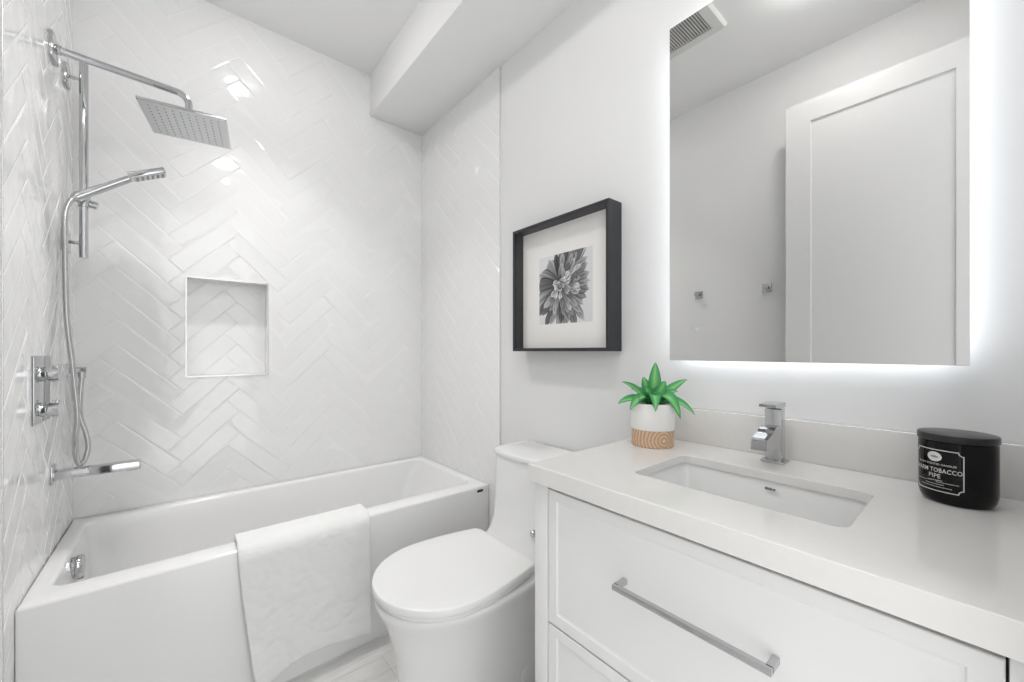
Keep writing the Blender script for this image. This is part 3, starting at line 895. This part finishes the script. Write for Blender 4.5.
# ------------------------------------------------------------------ lit mirror
MX, MY0, MY1, MZ0, MZ1 = 1.1592, 0.0192, 0.6271, CZ - 0.0283, CZ + 0.9942
mi = thing('mirror', (MX, (MY0 + MY1) / 2, MZ0), 'tall frameless backlit mirror glowing around its edges above the basin', 'mirror')
bm = bmesh.new()
box(bm, (MX, MY0, MZ0), (MX + 0.005, MY1, MZ1), 0.0006, 1)
finish('mirror_glass', bm, MIRR, parent=mi, ang=20)
q = 0.027
finish('chassis', newbox((MX + 0.005, MY0 + q, MZ0 + q), (PXR - 0.0005, MY1 - q, MZ1 - q)), CHAS, parent=mi, ang=0)
bm = bmesh.new()
a, b = MX + 0.012, MX + 0.022
q2 = q - 0.004
for A, B in (((a, MY0 + q2, MZ0 + q2), (b, MY1 - q2, MZ0 + q)), ((a, MY0 + q2, MZ1 - q), (b, MY1 - q2, MZ1 - q2)), ((a, MY0 + q2, MZ0 + q), (b, MY0 + q, MZ1 - q)), ((a, MY1 - q, MZ0 + q), (b, MY1 - q2, MZ1 - q))): box(bm, A, B)
finish('led_strip', bm, LED, parent=mi, ang=0)
bm = lathe(bmesh.new(), [(0, -0.0004), (0.006, -0.0004), (0.0062, 0.0002), (0, 0.0002)], (MX, 0.542, 1.247), 'X', 24)
finish('touch_sensor', bm, DOT, parent=mi)

# ------------------------------------------------------------------ framed flower print
PF0, PF1, PZ0, PZ1 = 0.827, 1.338, 1.1815, 1.707
PFX = 1.1227
pf = thing('picture_frame', (XR, (PF0 + PF1) / 2, PZ0), 'square black box frame with a grey flower print, on the wall above the toilet', 'picture')
def yzr(i, x): return [Vector((x, PF0 + i, PZ0 + i)), Vector((x, PF1 - i, PZ0 + i)), Vector((x, PF1 - i, PZ1 - i)), Vector((x, PF0 + i, PZ1 - i))]
bm = bmesh.new()
loft(bm, [yzr(0, PXR - 0.0005), yzr(0, PFX + 0.0012), yzr(0.0012, PFX), yzr(0.0118, PFX), yzr(0.0125, PFX + 0.0007), yzr(0.0125, PXR - 0.0005)])
finish('frame', bm, BLACKF, parent=pf, ang=20)
finish('mat_board', newbox((1.1745, PF0 + 0.0125, PZ0 + 0.0125), (1.1935, PF1 - 0.0125, PZ1 - 0.0125)), MATB, parent=pf, ang=0)
bm = bmesh.new()
bm.faces.new([bm.verts.new(p) for p in yzr(0.0124, PFX + 0.006)])
bm.faces.ensure_lookup_table(); bm.faces[0].normal_update()
if bm.faces[0].normal.x > 0: bm.faces[0].normal_flip()
finish('glass', bm, GLASS, parent=pf, ang=0, recalc=False)

def flower_print():
    """black-and-white close-up of a many-petalled bloom, cropped by the sheet; s runs left to right, t upward, both 0..1"""
    rg = random.Random(11)
    bm = bmesh.new()
    ink = bm.verts.layers.float_color.new('ink')
    layer = [0.0]
    def vert(s, t, g, h=1):
        v = bm.verts.new((s, t, layer[0]))
        g = max(0.012, min(0.80, 3.3 * g ** 1.6 if h else g))
        v[ink] = (g, g * 0.995, g * 1.01, 1)
        return v
    def petal(cs, ct, ang, r0, r1, wd, g0, g1, notch=0.0, streak=6):
        layer[0] += 0.000012 * 1000 * 0.001
        dx, dy = math.cos(ang), math.sin(ang)
        nseg = 12
        na = 8
        sd = rg.uniform(0, 99)
        rows = []
        for k in range(nseg + 1):
            u = k / nseg
            r = r0 + (r1 - r0) * u
            wprof = wd * (0.18 + 0.82 * math.sin(min(1, u * 1.25) * math.pi / 2) ** 1.2) * (1 - max(0, (u - 0.72) / 0.28) ** 2.4 * 0.97)
            row = []
            for j in range(-na, na + 1):
                a = j / na
                edge = abs(a)
                g = g0 + (g1 - g0) * u ** 0.8
                g *= 0.86 + 0.42 * noise.noise(Vector((a * streak, u * 1.1 + sd, sd)))
                g *= (1 - 0.85 * max(0, edge - 0.72) / 0.28 * (0.6 if a > 0 else 1.0))
                if edge < 0.13: g *= 0.80
                if u > 0.86: g *= 1.14
                bend = 0.03 * math.sin(u * 2 + sd)
                rr = r - notch * edge * u
                row.append(vert(cs + dx * rr - dy * (a * wprof + bend), ct + dy * rr + dx * (a * wprof + bend), g))
            rows.append(row)
        for k in range(nseg):
            for j in range(2 * na):
                bm.faces.new((rows[k][j], rows[k][j + 1], rows[k + 1][j + 1], rows[k + 1][j]))
    # sheet
    f = bm.faces.new([vert(0, 0, 0.80, 0), vert(1, 0, 0.74, 0), vert(1, 1, 0.78, 0), vert(0, 1, 0.82, 0)])
    cs, ct = 0.42, 0.56
    # outer back petals: three long plain ones to the upper left, fan of narrow ones below and right
    layer[0] += 0.0002
    for deg, r1, wd, g0, g1 in ((118, 0.46, 0.105, 0.10, 0.36), (152, 0.48, 0.12, 0.08, 0.30), (182, 0.47, 0.13, 0.05, 0.20), (208, 0.50, 0.12, 0.10, 0.34), (96, 0.50, 0.05, 0.03, 0.12)):
        petal(cs, ct, R(deg), 0.04, r1, wd, g0, g1, 0.03, 4)
    for ringi, (ra, rb_, cnt, wd, gg) in enumerate(((0.10, 0.66, 20, 0.060, 0.30), (0.08, 0.56, 19, 0.058, 0.24), (0.06, 0.45, 17, 0.056, 0.34), (0.05, 0.35, 15, 0.050, 0.28), (0.03, 0.25, 13, 0.045, 0.40))):
        for k in range(cnt):
            deg = -142 + 232 * (k + 0.5 * (ringi % 2)) / cnt + rg.uniform(-5, 5)
            lim = rb_ * (0.90 if -40 < deg < 30 else 1.0) * rg.uniform(0.9, 1.08)
            petal(cs, ct, R(deg), ra, lim, wd * rg.uniform(0.85, 1.15), 0.035 + 0.02 * rg.random(), gg * rg.uniform(0.6, 1.5), 0.02, 7)
    for k in range(12):                       # pale curled heart
        deg = rg.uniform(0, 360)
        petal(cs + 0.03 * math.cos(k), ct + 0.035 * math.sin(k * 1.7), R(deg), 0.0, rg.uniform(0.08, 0.13), 0.042, 0.20, rg.uniform(0.42, 0.62), 0.01, 4)
    for k in range(5):
        petal(cs + 0.005, ct - 0.03, R(40 + 72 * k), 0.0, 0.055, 0.022, 0.06, 0.30, 0.0, 3)
    geom = lambda: bm.verts[:] + bm.edges[:] + bm.faces[:]
    for co, no in (((0, 0, 0), (-1, 0, 0)), ((1, 0, 0), (1, 0, 0)), ((0, 0, 0), (0, -1, 0)), ((0, 1, 0), (0, 1, 0))):
        bmesh.ops.bisect_plane(bm, geom=geom(), dist=1e-7, plane_co=co, plane_no=no, clear_outer=True)
    y1, y0, z0, z1 = 1.222, 0.9365, 1.293, 1.575
    zmax = max(v.co.z for v in bm.verts)
    for v in bm.verts:
        s, t, h = v.co
        v.co = Vector((1.1743 - 0.0010 * h / zmax, y1 + (y0 - y1) * s, z0 + (z1 - z0) * t))
    bmesh.ops.recalc_face_normals(bm, faces=bm.faces)
    for f in bm.faces:
        if f.normal.x > 0: f.normal_flip()
    p = finish('flower_print', bm, PRINT, parent=pf, recalc=False, ang=0)
    p['label'] = 'black and white close-up print of a many-petalled flower'
flower_print()

# ------------------------------------------------------------------ potted plant
PX, PY = 1.058, 0.6245
pp = thing('potted_plant', (PX, PY, ZK), 'small green faux plant in a white and wood pot on the worktop', 'plant')
bm = lathe(bmesh.new(), [(0, 0.0), (0.056, 0.0), (0.0585, 0.002), (0.0592, 0.048), (0, 0.048)], (PX, PY, ZK), 'Z', 56)
wb_ = finish('pot_base', bm, WOOD, parent=pp); wb_['label'] = 'wooden lower band of the pot with ring grain'
bm = lathe(bmesh.new(), [(0, 0.0485), (0.0602, 0.0485), (0.0610, 0.050), (0.0618, 0.120), (0.0606, 0.123), (0.0580, 0.123), (0.0565, 0.120), (0.056, 0.109), (0, 0.109)], (PX, PY, ZK), 'Z', 56)
finish('pot', bm, POTW, parent=pp)
bm = lathe(bmesh.new(), [(0.0555, 0.110), (0.040, 0.114), (0.02, 0.117), (0, 0.118)], (PX, PY, ZK), 'Z', 32)
finish('soil', bm, SOIL, parent=pp)
RV, FV = Vector((0.767, -0.6416, 0)), Vector((-0.6416, -0.767, 0))     # sideways and towards the doorway
def leaf(tip, base, wd, droop, face):
    bm = bmesh.new()
    lay = bm.verts.layers.float.new('across')
    B = Vector((PX, PY, ZK + 0.116)) + RV * base[0] + FV * base[1]
    Tp = Vector((PX, PY, ZK + 0.116)) + RV * tip[0] + FV * tip[1] + Vector((0, 0, tip[2] * 1.15 + 0.004)) - RV * 0.004
    wd *= 1.3
    mid = (B + Tp) / 2 + Vector((0, 0, droop))
    nseg, na = 12, 3
    rows = []
    for k in range(nseg + 1):
        u = k / nseg
        p = B * (1 - u) ** 2 + mid * 2 * u * (1 - u) + Tp * u * u
        tg = ((mid - B) * (1 - u) + (Tp - mid) * u).normalized()
        sd = tg.cross(Vector(face)).normalized()
        nm = sd.cross(tg).normalized()
        w_ = wd * (math.sin(math.pi * (0.16 + 0.84 * u) ** 0.9) ** 0.8) * (1 if u < 0.99 else 0.05) + 0.0005
        row = []
        for j in range(-na, na + 1):
            a = j / na
            v = bm.verts.new(p + sd * (a * w_) + nm * (0.35 * w_ * a * a))
            v[lay] = min(1, abs(a) * 0.95 + 0.05)
            row.append(v)
        rows.append(row)
    for k in range(nseg):
        for j in range(2 * na): bm.faces.new((rows[k][j], rows[k][j + 1], rows[k + 1][j + 1], rows[k + 1][j]))
    o = finish('leaf', bm, LEAF, parent=pp, recalc=True, ang=80)
    md = o.modifiers.new('thick', 'SOLIDIFY'); md.thickness = 0.0012; md.offset = 0
CAMF = (-0.64, -0.70, 0.35)
UPF = (-0.3, -0.35, 0.9)
for tip, base, wd, dr, fc in (
    ((0.016, -0.010, 0.104), (0.002, -0.002), 0.0145, 0.010, CAMF),
    ((-0.014, -0.030, 0.066), (-0.005, -0.006), 0.012, 0.010, CAMF),
    ((-0.082, -0.012, 0.054), (-0.008, 0.0), 0.0120, 0.018, UPF),
    ((-0.100, 0.010, 0.000), (-0.010, 0.004), 0.0130, 0.030, UPF),
    ((-0.074, 0.042, -0.012), (-0.008, 0.008), 0.0135, 0.052, UPF),
    ((-0.028, 0.030, 0.044), (-0.003, 0.006), 0.0150, 0.014, CAMF),
    ((0.112, -0.016, 0.060), (0.008, -0.002), 0.0120, 0.014, UPF),
    ((0.070, 0.018, 0.032), (0.008, 0.003), 0.0130, 0.020, UPF),
    ((0.112, 0.034, -0.024), (0.009, 0.006), 0.0145, 0.046, UPF),
    ((0.058, 0.066, -0.030), (0.004, 0.010), 0.0165, 0.084, UPF),
    ((0.016, 0.040, 0.020), (0.000, 0.010), 0.0150, 0.020, CAMF),
    ((-0.052, 0.052, 0.014), (-0.004, 0.010), 0.0140, 0.030, UPF),
    ((0.034, 0.020, 0.058), (0.003, 0.004), 0.0135, 0.012, CAMF),
    ((-0.016, 0.080, -0.010), (-0.001, 0.012), 0.0140, 0.070, UPF),
    ((-0.040, -0.060, 0.030), (-0.004, -0.008), 0.0120, 0.030, UPF),
    ((0.050, -0.060, 0.026), (0.004, -0.008), 0.0120, 0.030, UPF)):
    leaf(tip, base, wd, dr, fc)

# ------------------------------------------------------------------ candle
KX, KY = 1.080, 0.0335
ca = thing('candle', (KX, KY, ZK), 'black jar candle with dark lid and silver label on the worktop', 'candle')
JR = 0.0495
bm = lathe(bmesh.new(), [(0, 0.0015), (0.034, 0.0015), (0.040, 0.0), (0.0445, 0.003), (0.0475, 0.010), (JR, 0.020), (JR, 0.108), (JR - 0.002, 0.111), (0, 0.111)], (KX, KY, ZK), 'Z', 64)
jar = finish('jar', bm, JAR, parent=ca, ang=50)
bm = lathe(bmesh.new(), [(0, 0.1115), (JR + 0.0008, 0.1115), (JR + 0.0015, 0.1125), (JR + 0.0015, 0.1215), (JR + 0.0008, 0.1235), (JR - 0.001, 0.1243), (0, 0.1243)], (KX, KY, ZK), 'Z', 64)
finish('lid', bm, LIDM, parent=ca, ang=40)
THF = math.atan2(-KY, -KX)                    # direction from the jar to the camera
THC = THF - R(33)                             # middle of the label
def wrap(bm, rad=JR + 0.0003):
    for v in bm.verts:
        u, w_, h = v.co
        a = THC + u / JR
        r = rad + h
        v.co = Vector((KX + r * math.cos(a), KY + r * math.sin(a), ZK + 0.0235 + (w_ - 0.0225) * 1.10))
    return bm
def strip(bm, pts, wd):
    """flat closed outline ribbon in label space"""
    n_ = len(pts)
    P = [Vector((p[0], p[1])) for p in pts]
    inn, out = [], []
    for k in range(n_):
        a, b, c = P[k - 1], P[k], P[(k + 1) % n_]
        d1, d2 = (b - a).normalized(), (c - b).normalized()
        n1, n2 = Vector((-d1.y, d1.x)), Vector((-d2.y, d2.x))
        m_ = (n1 + n2); m_ = m_ / max(0.3, m_.dot(n1)) 
        inn.append(bm.verts.new((b.x + m_.x * wd / 2, b.y + m_.y * wd / 2, 0)))
        out.append(bm.verts.new((b.x - m_.x * wd / 2, b.y - m_.y * wd / 2, 0)))
    for k in range(n_):
        k2 = (k + 1) % n_
        bm.faces.new((inn[k], inn[k2], out[k2], out[k]))
def text_bm(s, size, x, z, offset=0.0, sx=1.0):
    cu = bpy.data.curves.new('t', 'FONT')
    cu.body = s; cu.size = size; cu.align_x = 'CENTER'; cu.offset = offset; cu.space_character = 1.08; cu.resolution_u = 3
    ob = bpy.data.objects.new('t', cu); COL.objects.link(ob)
    dg = bpy.context.evaluated_depsgraph_get()
    me = bpy.data.meshes.new_from_object(ob.evaluated_get(dg))
    b_ = bmesh.new(); b_.from_mesh(me)
    bpy.data.objects.remove(ob); bpy.data.curves.remove(cu); bpy.data.meshes.remove(me)
    for v in b_.verts: v.co = Vector((v.co.x * sx + x, v.co.y + z, 0))
    return b_
def merge(dst, src):
    me = bpy.data.meshes.new('m'); src.to_mesh(me); src.free(); dst.from_mesh(me); bpy.data.meshes.remove(me)
def outward(bm):
    for f in bm.faces:
        f.normal_update()
        c_ = f.calc_center_median()
        if f.normal.dot(Vector((c_.x - KX, c_.y - KY, 0))) < 0: f.normal_flip()
    return bm
LW, LZ0, LZ1, NT = 0.0365, 0.0225, 0.0885, 0.006
def dense(pts, step=0.003):
    out = []
    for a, b in zip(pts, pts[1:] + pts[:1]):
        L_ = math.hypot(b[0] - a[0], b[1] - a[1]); m_ = max(1, int(L_ / step))
        for k in range(m_): out.append((a[0] + (b[0] - a[0]) * k / m_, a[1] + (b[1] - a[1]) * k / m_))
    return out
def notched(i):
    pts = []
    for sx_, sz_ in ((1, 1), (-1, 1), (-1, -1), (1, -1)):
        cx_, cz_ = sx_ * (LW - i), (LZ1 - i if sz_ > 0 else LZ0 + i)
        arc = []
        for k in range(6):
            a = R(90 * k / 5)
            arc.append((cx_ - sx_ * NT * math.sin(a), cz_ - sz_ * NT * math.cos(a)))     # concave corner
        if sx_ * sz_ > 0: pts += arc[::-1][::-1]
        else: pts += arc[::-1]
    return pts
bm = bmesh.new()
strip(bm, dense(notched(0)), 0.0016)
strip(bm, dense([(0.0025, 0.0365), (0.031, 0.0365), (0.031, 0.0368), (0.0025, 0.0368)]), 0.0004)
strip(bm, dense([(-0.031, 0.0365), (-0.012, 0.0365), (-0.012, 0.0368), (-0.031, 0.0368)]), 0.0004)
for args in (('WARM TOBACCO', 0.0098, 0, 0.0525, 0.00015, 0.83), ('PIPE', 0.0098, 0, 0.0430, 0.00010, 0.95), ('RICHLY SCENTED CANDLES', 0.0040, 0, 0.0640, 0.0001, 1.06),
             ('fresh leaf and cedar', 0.0034, 0.000, 0.0325, 0, 1), ('3 wick candle', 0.0034, 0.0, 0.0285, 0, 1)):
    if args[0][0].islower() or args[0][0] == '3': continue
    merge(bm, text_bm(*args))
# handwriting flourish under PIPE and rows of fine print, as thin strokes
def stroke(pts, wd):
    for (a, b) in zip(pts[:-1], pts[1:]):
        d_ = Vector((b[0] - a[0], b[1] - a[1])); L_ = d_.length
        if L_ < 1e-7: continue
        d_ /= L_; n_ = Vector((-d_.y, d_.x)) * wd / 2
        bm.faces.new([bm.verts.new((a[0] - n_.x, a[1] - n_.y, 0)), bm.verts.new((b[0] - n_.x, b[1] - n_.y, 0)), bm.verts.new((b[0] + n_.x, b[1] + n_.y, 0)), bm.verts.new((a[0] + n_.x, a[1] + n_.y, 0))])
stroke([(-0.011 + 0.0004 * k, 0.0380 + 0.0009 * math.sin(k * 0.8) + 0.00003 * k) for k in range(56)], 0.0007)
rg = random.Random(3)
for z_, x0_, x1_ in ((0.0330, -0.014, 0.013), (0.0290, -0.022, 0.022)):
    x_ = x0_
    while x_ < x1_:
        L_ = rg.uniform(0.0008, 0.0016)
        stroke([(x_, z_), (x_ + L_, z_ + rg.uniform(-0.0003, 0.0003))], 0.0011)
        x_ += L_ + 0.0006
lb = finish('label', outward(wrap(bm)), INK, parent=jar, recalc=False, ang=0)
lb['label'] = 'silver printed label reading warm tobacco pipe'
bm = bmesh.new()
el = [(0.0105 * math.cos(2 * math.pi * k / 40), 0.0772 + 0.0078 * math.sin(2 * math.pi * k / 40)) for k in range(40)]
bm.faces.new([bm.verts.new((0, 0, 0)) for _ in range(0)] or [bm.verts.new((x_, z_, 0)) for x_, z_ in el])
bmesh.ops.triangulate(bm, faces=bm.faces[:])
finish('label_emblem', outward(wrap(bm, JR + 0.0005)), INKW, parent=jar, recalc=False, ang=0)
bm = bmesh.new()
stroke([(-0.0055 + 0.00028 * k, 0.0772 + 0.0022 * math.sin(k * 0.95) * (1 - abs(k - 20) / 34)) for k in range(41)], 0.0006)
finish('label_script', outward(wrap(bm, JR + 0.0007)), BADGE, parent=jar, recalc=False, ang=0)

# ------------------------------------------------------------------ robe hooks, ceiling vent, shower light and added fill light
hk = thing('robe_hook', (PXL, 1.225, 1.554), 'square chrome robe hook farther from the door, seen in the mirror', 'hook', group='robe hooks on the wall opposite the mirror')
bm = bmesh.new(); obox(bm, (PXL + 0.004, 1.225, 1.554), (1, 0, 0), (0, 1, 0), (0, 0, 1), 0.004, 0.024, 0.024, 0.0015)
finish('plate', bm, CHROME2, parent=hk)
bm = bmesh.new()
box(bm, (XL + 0.008, 1.214, 1.546), (XL + 0.034, 1.236, 1.554), 0.001); box(bm, (XL + 0.028, 1.210, 1.546), (XL + 0.036, 1.240, 1.572), 0.0015)
finish('hook_arm', bm, CHROME2, parent=hk)
copy_thing(hk, (0, -0.399, 0), 'square chrome robe hook next to the open door, seen in the mirror')

vx0, vx1, vy0, vy1 = 0.222, 0.52, 0.825, 1.20
cv = thing('ceiling_vent', (0.371, 1.0125, ZC), 'square white exhaust fan grille on the ceiling, seen in the mirror', 'vent')
bm = bmesh.new()
i = 0.055
loft(bm, [rrect(vx0, vx1, vy0, vy1, 0.015, ZC, 5), rrect(vx0, vx1, vy0, vy1, 0.015, ZC - 0.004, 5), rrect(vx0 + 0.01, vx1 - 0.01, vy0 + 0.01, vy1 - 0.01, 0.012, ZC - 0.016, 5), rrect(vx0 + i, vx1 - i, vy0 + i, vy1 - i, 0.004, ZC - 0.018, 5), rrect(vx0 + i, vx1 - i, vy0 + i, vy1 - i, 0.004, ZC - 0.004, 5)])
finish('vent_frame', bm, VENTP, parent=cv)
bm = bmesh.new()
k = vy0 + i + 0.008
while k < vy1 - i - 0.004:
    box(bm, (vx0 + i, k, ZC - 0.013), (vx1 - i, k + 0.005, ZC - 0.008)); k += 0.013
finish('vent_grille', bm, VENTP, parent=cv, ang=0)
finish('vent_opening_shade', newbox((vx0 + i, vy0 + i, ZC - 0.003), (vx1 - i, vy1 - i, ZC)), VENTD, parent=cv, ang=0)  # dark plate in place of the shade behind the slats

for (lx, ly), rr_, hh_, lm_, lab in ((SHOWER_LAMP, 0.060, 0.020, LENS_S, 'round white disc ceiling light above the bathtub'), (FILL_LAMP, 0.090, 0.030, LENS_FILL, 'round white disc fill light added on the ceiling out of view')):
    dl = thing('ceiling_light', (lx, ly, ZC), lab, 'ceiling light')
    bm = bmesh.new()
    lathe(bm, [(0, 0.0), (rr_ + 0.006, 0.0), (rr_ + 0.006, -0.005), (rr_ - 0.004, -0.006), (0, -0.006)], (lx, ly, ZC), 'Z', 40)
    finish('mounting_ring', bm, VENTP, parent=dl)
    bm = lathe(bmesh.new(), [(rr_ - 0.005, -0.0062), (rr_, -0.008), (rr_, -hh_ + 0.004), (rr_ - 0.004, -hh_), (0, -hh_ - 0.001)], (lx, ly, ZC), 'Z', 40)
    finish('lens', bm, lm_, parent=dl)
ld = bpy.data.lights.new('shower_fill_beam', 'AREA')
ld.shape = 'DISK'; ld.size = 0.10; ld.energy = SHOWER_FILL_BEAM; ld.spread = R(88); ld.color = (1, 0.985, 0.965)
lo = bpy.data.objects.new('shower_fill_beam', ld); COL.objects.link(lo)
lo.location = (SHOWER_LAMP[0], SHOWER_LAMP[1], ZC - 0.0225)
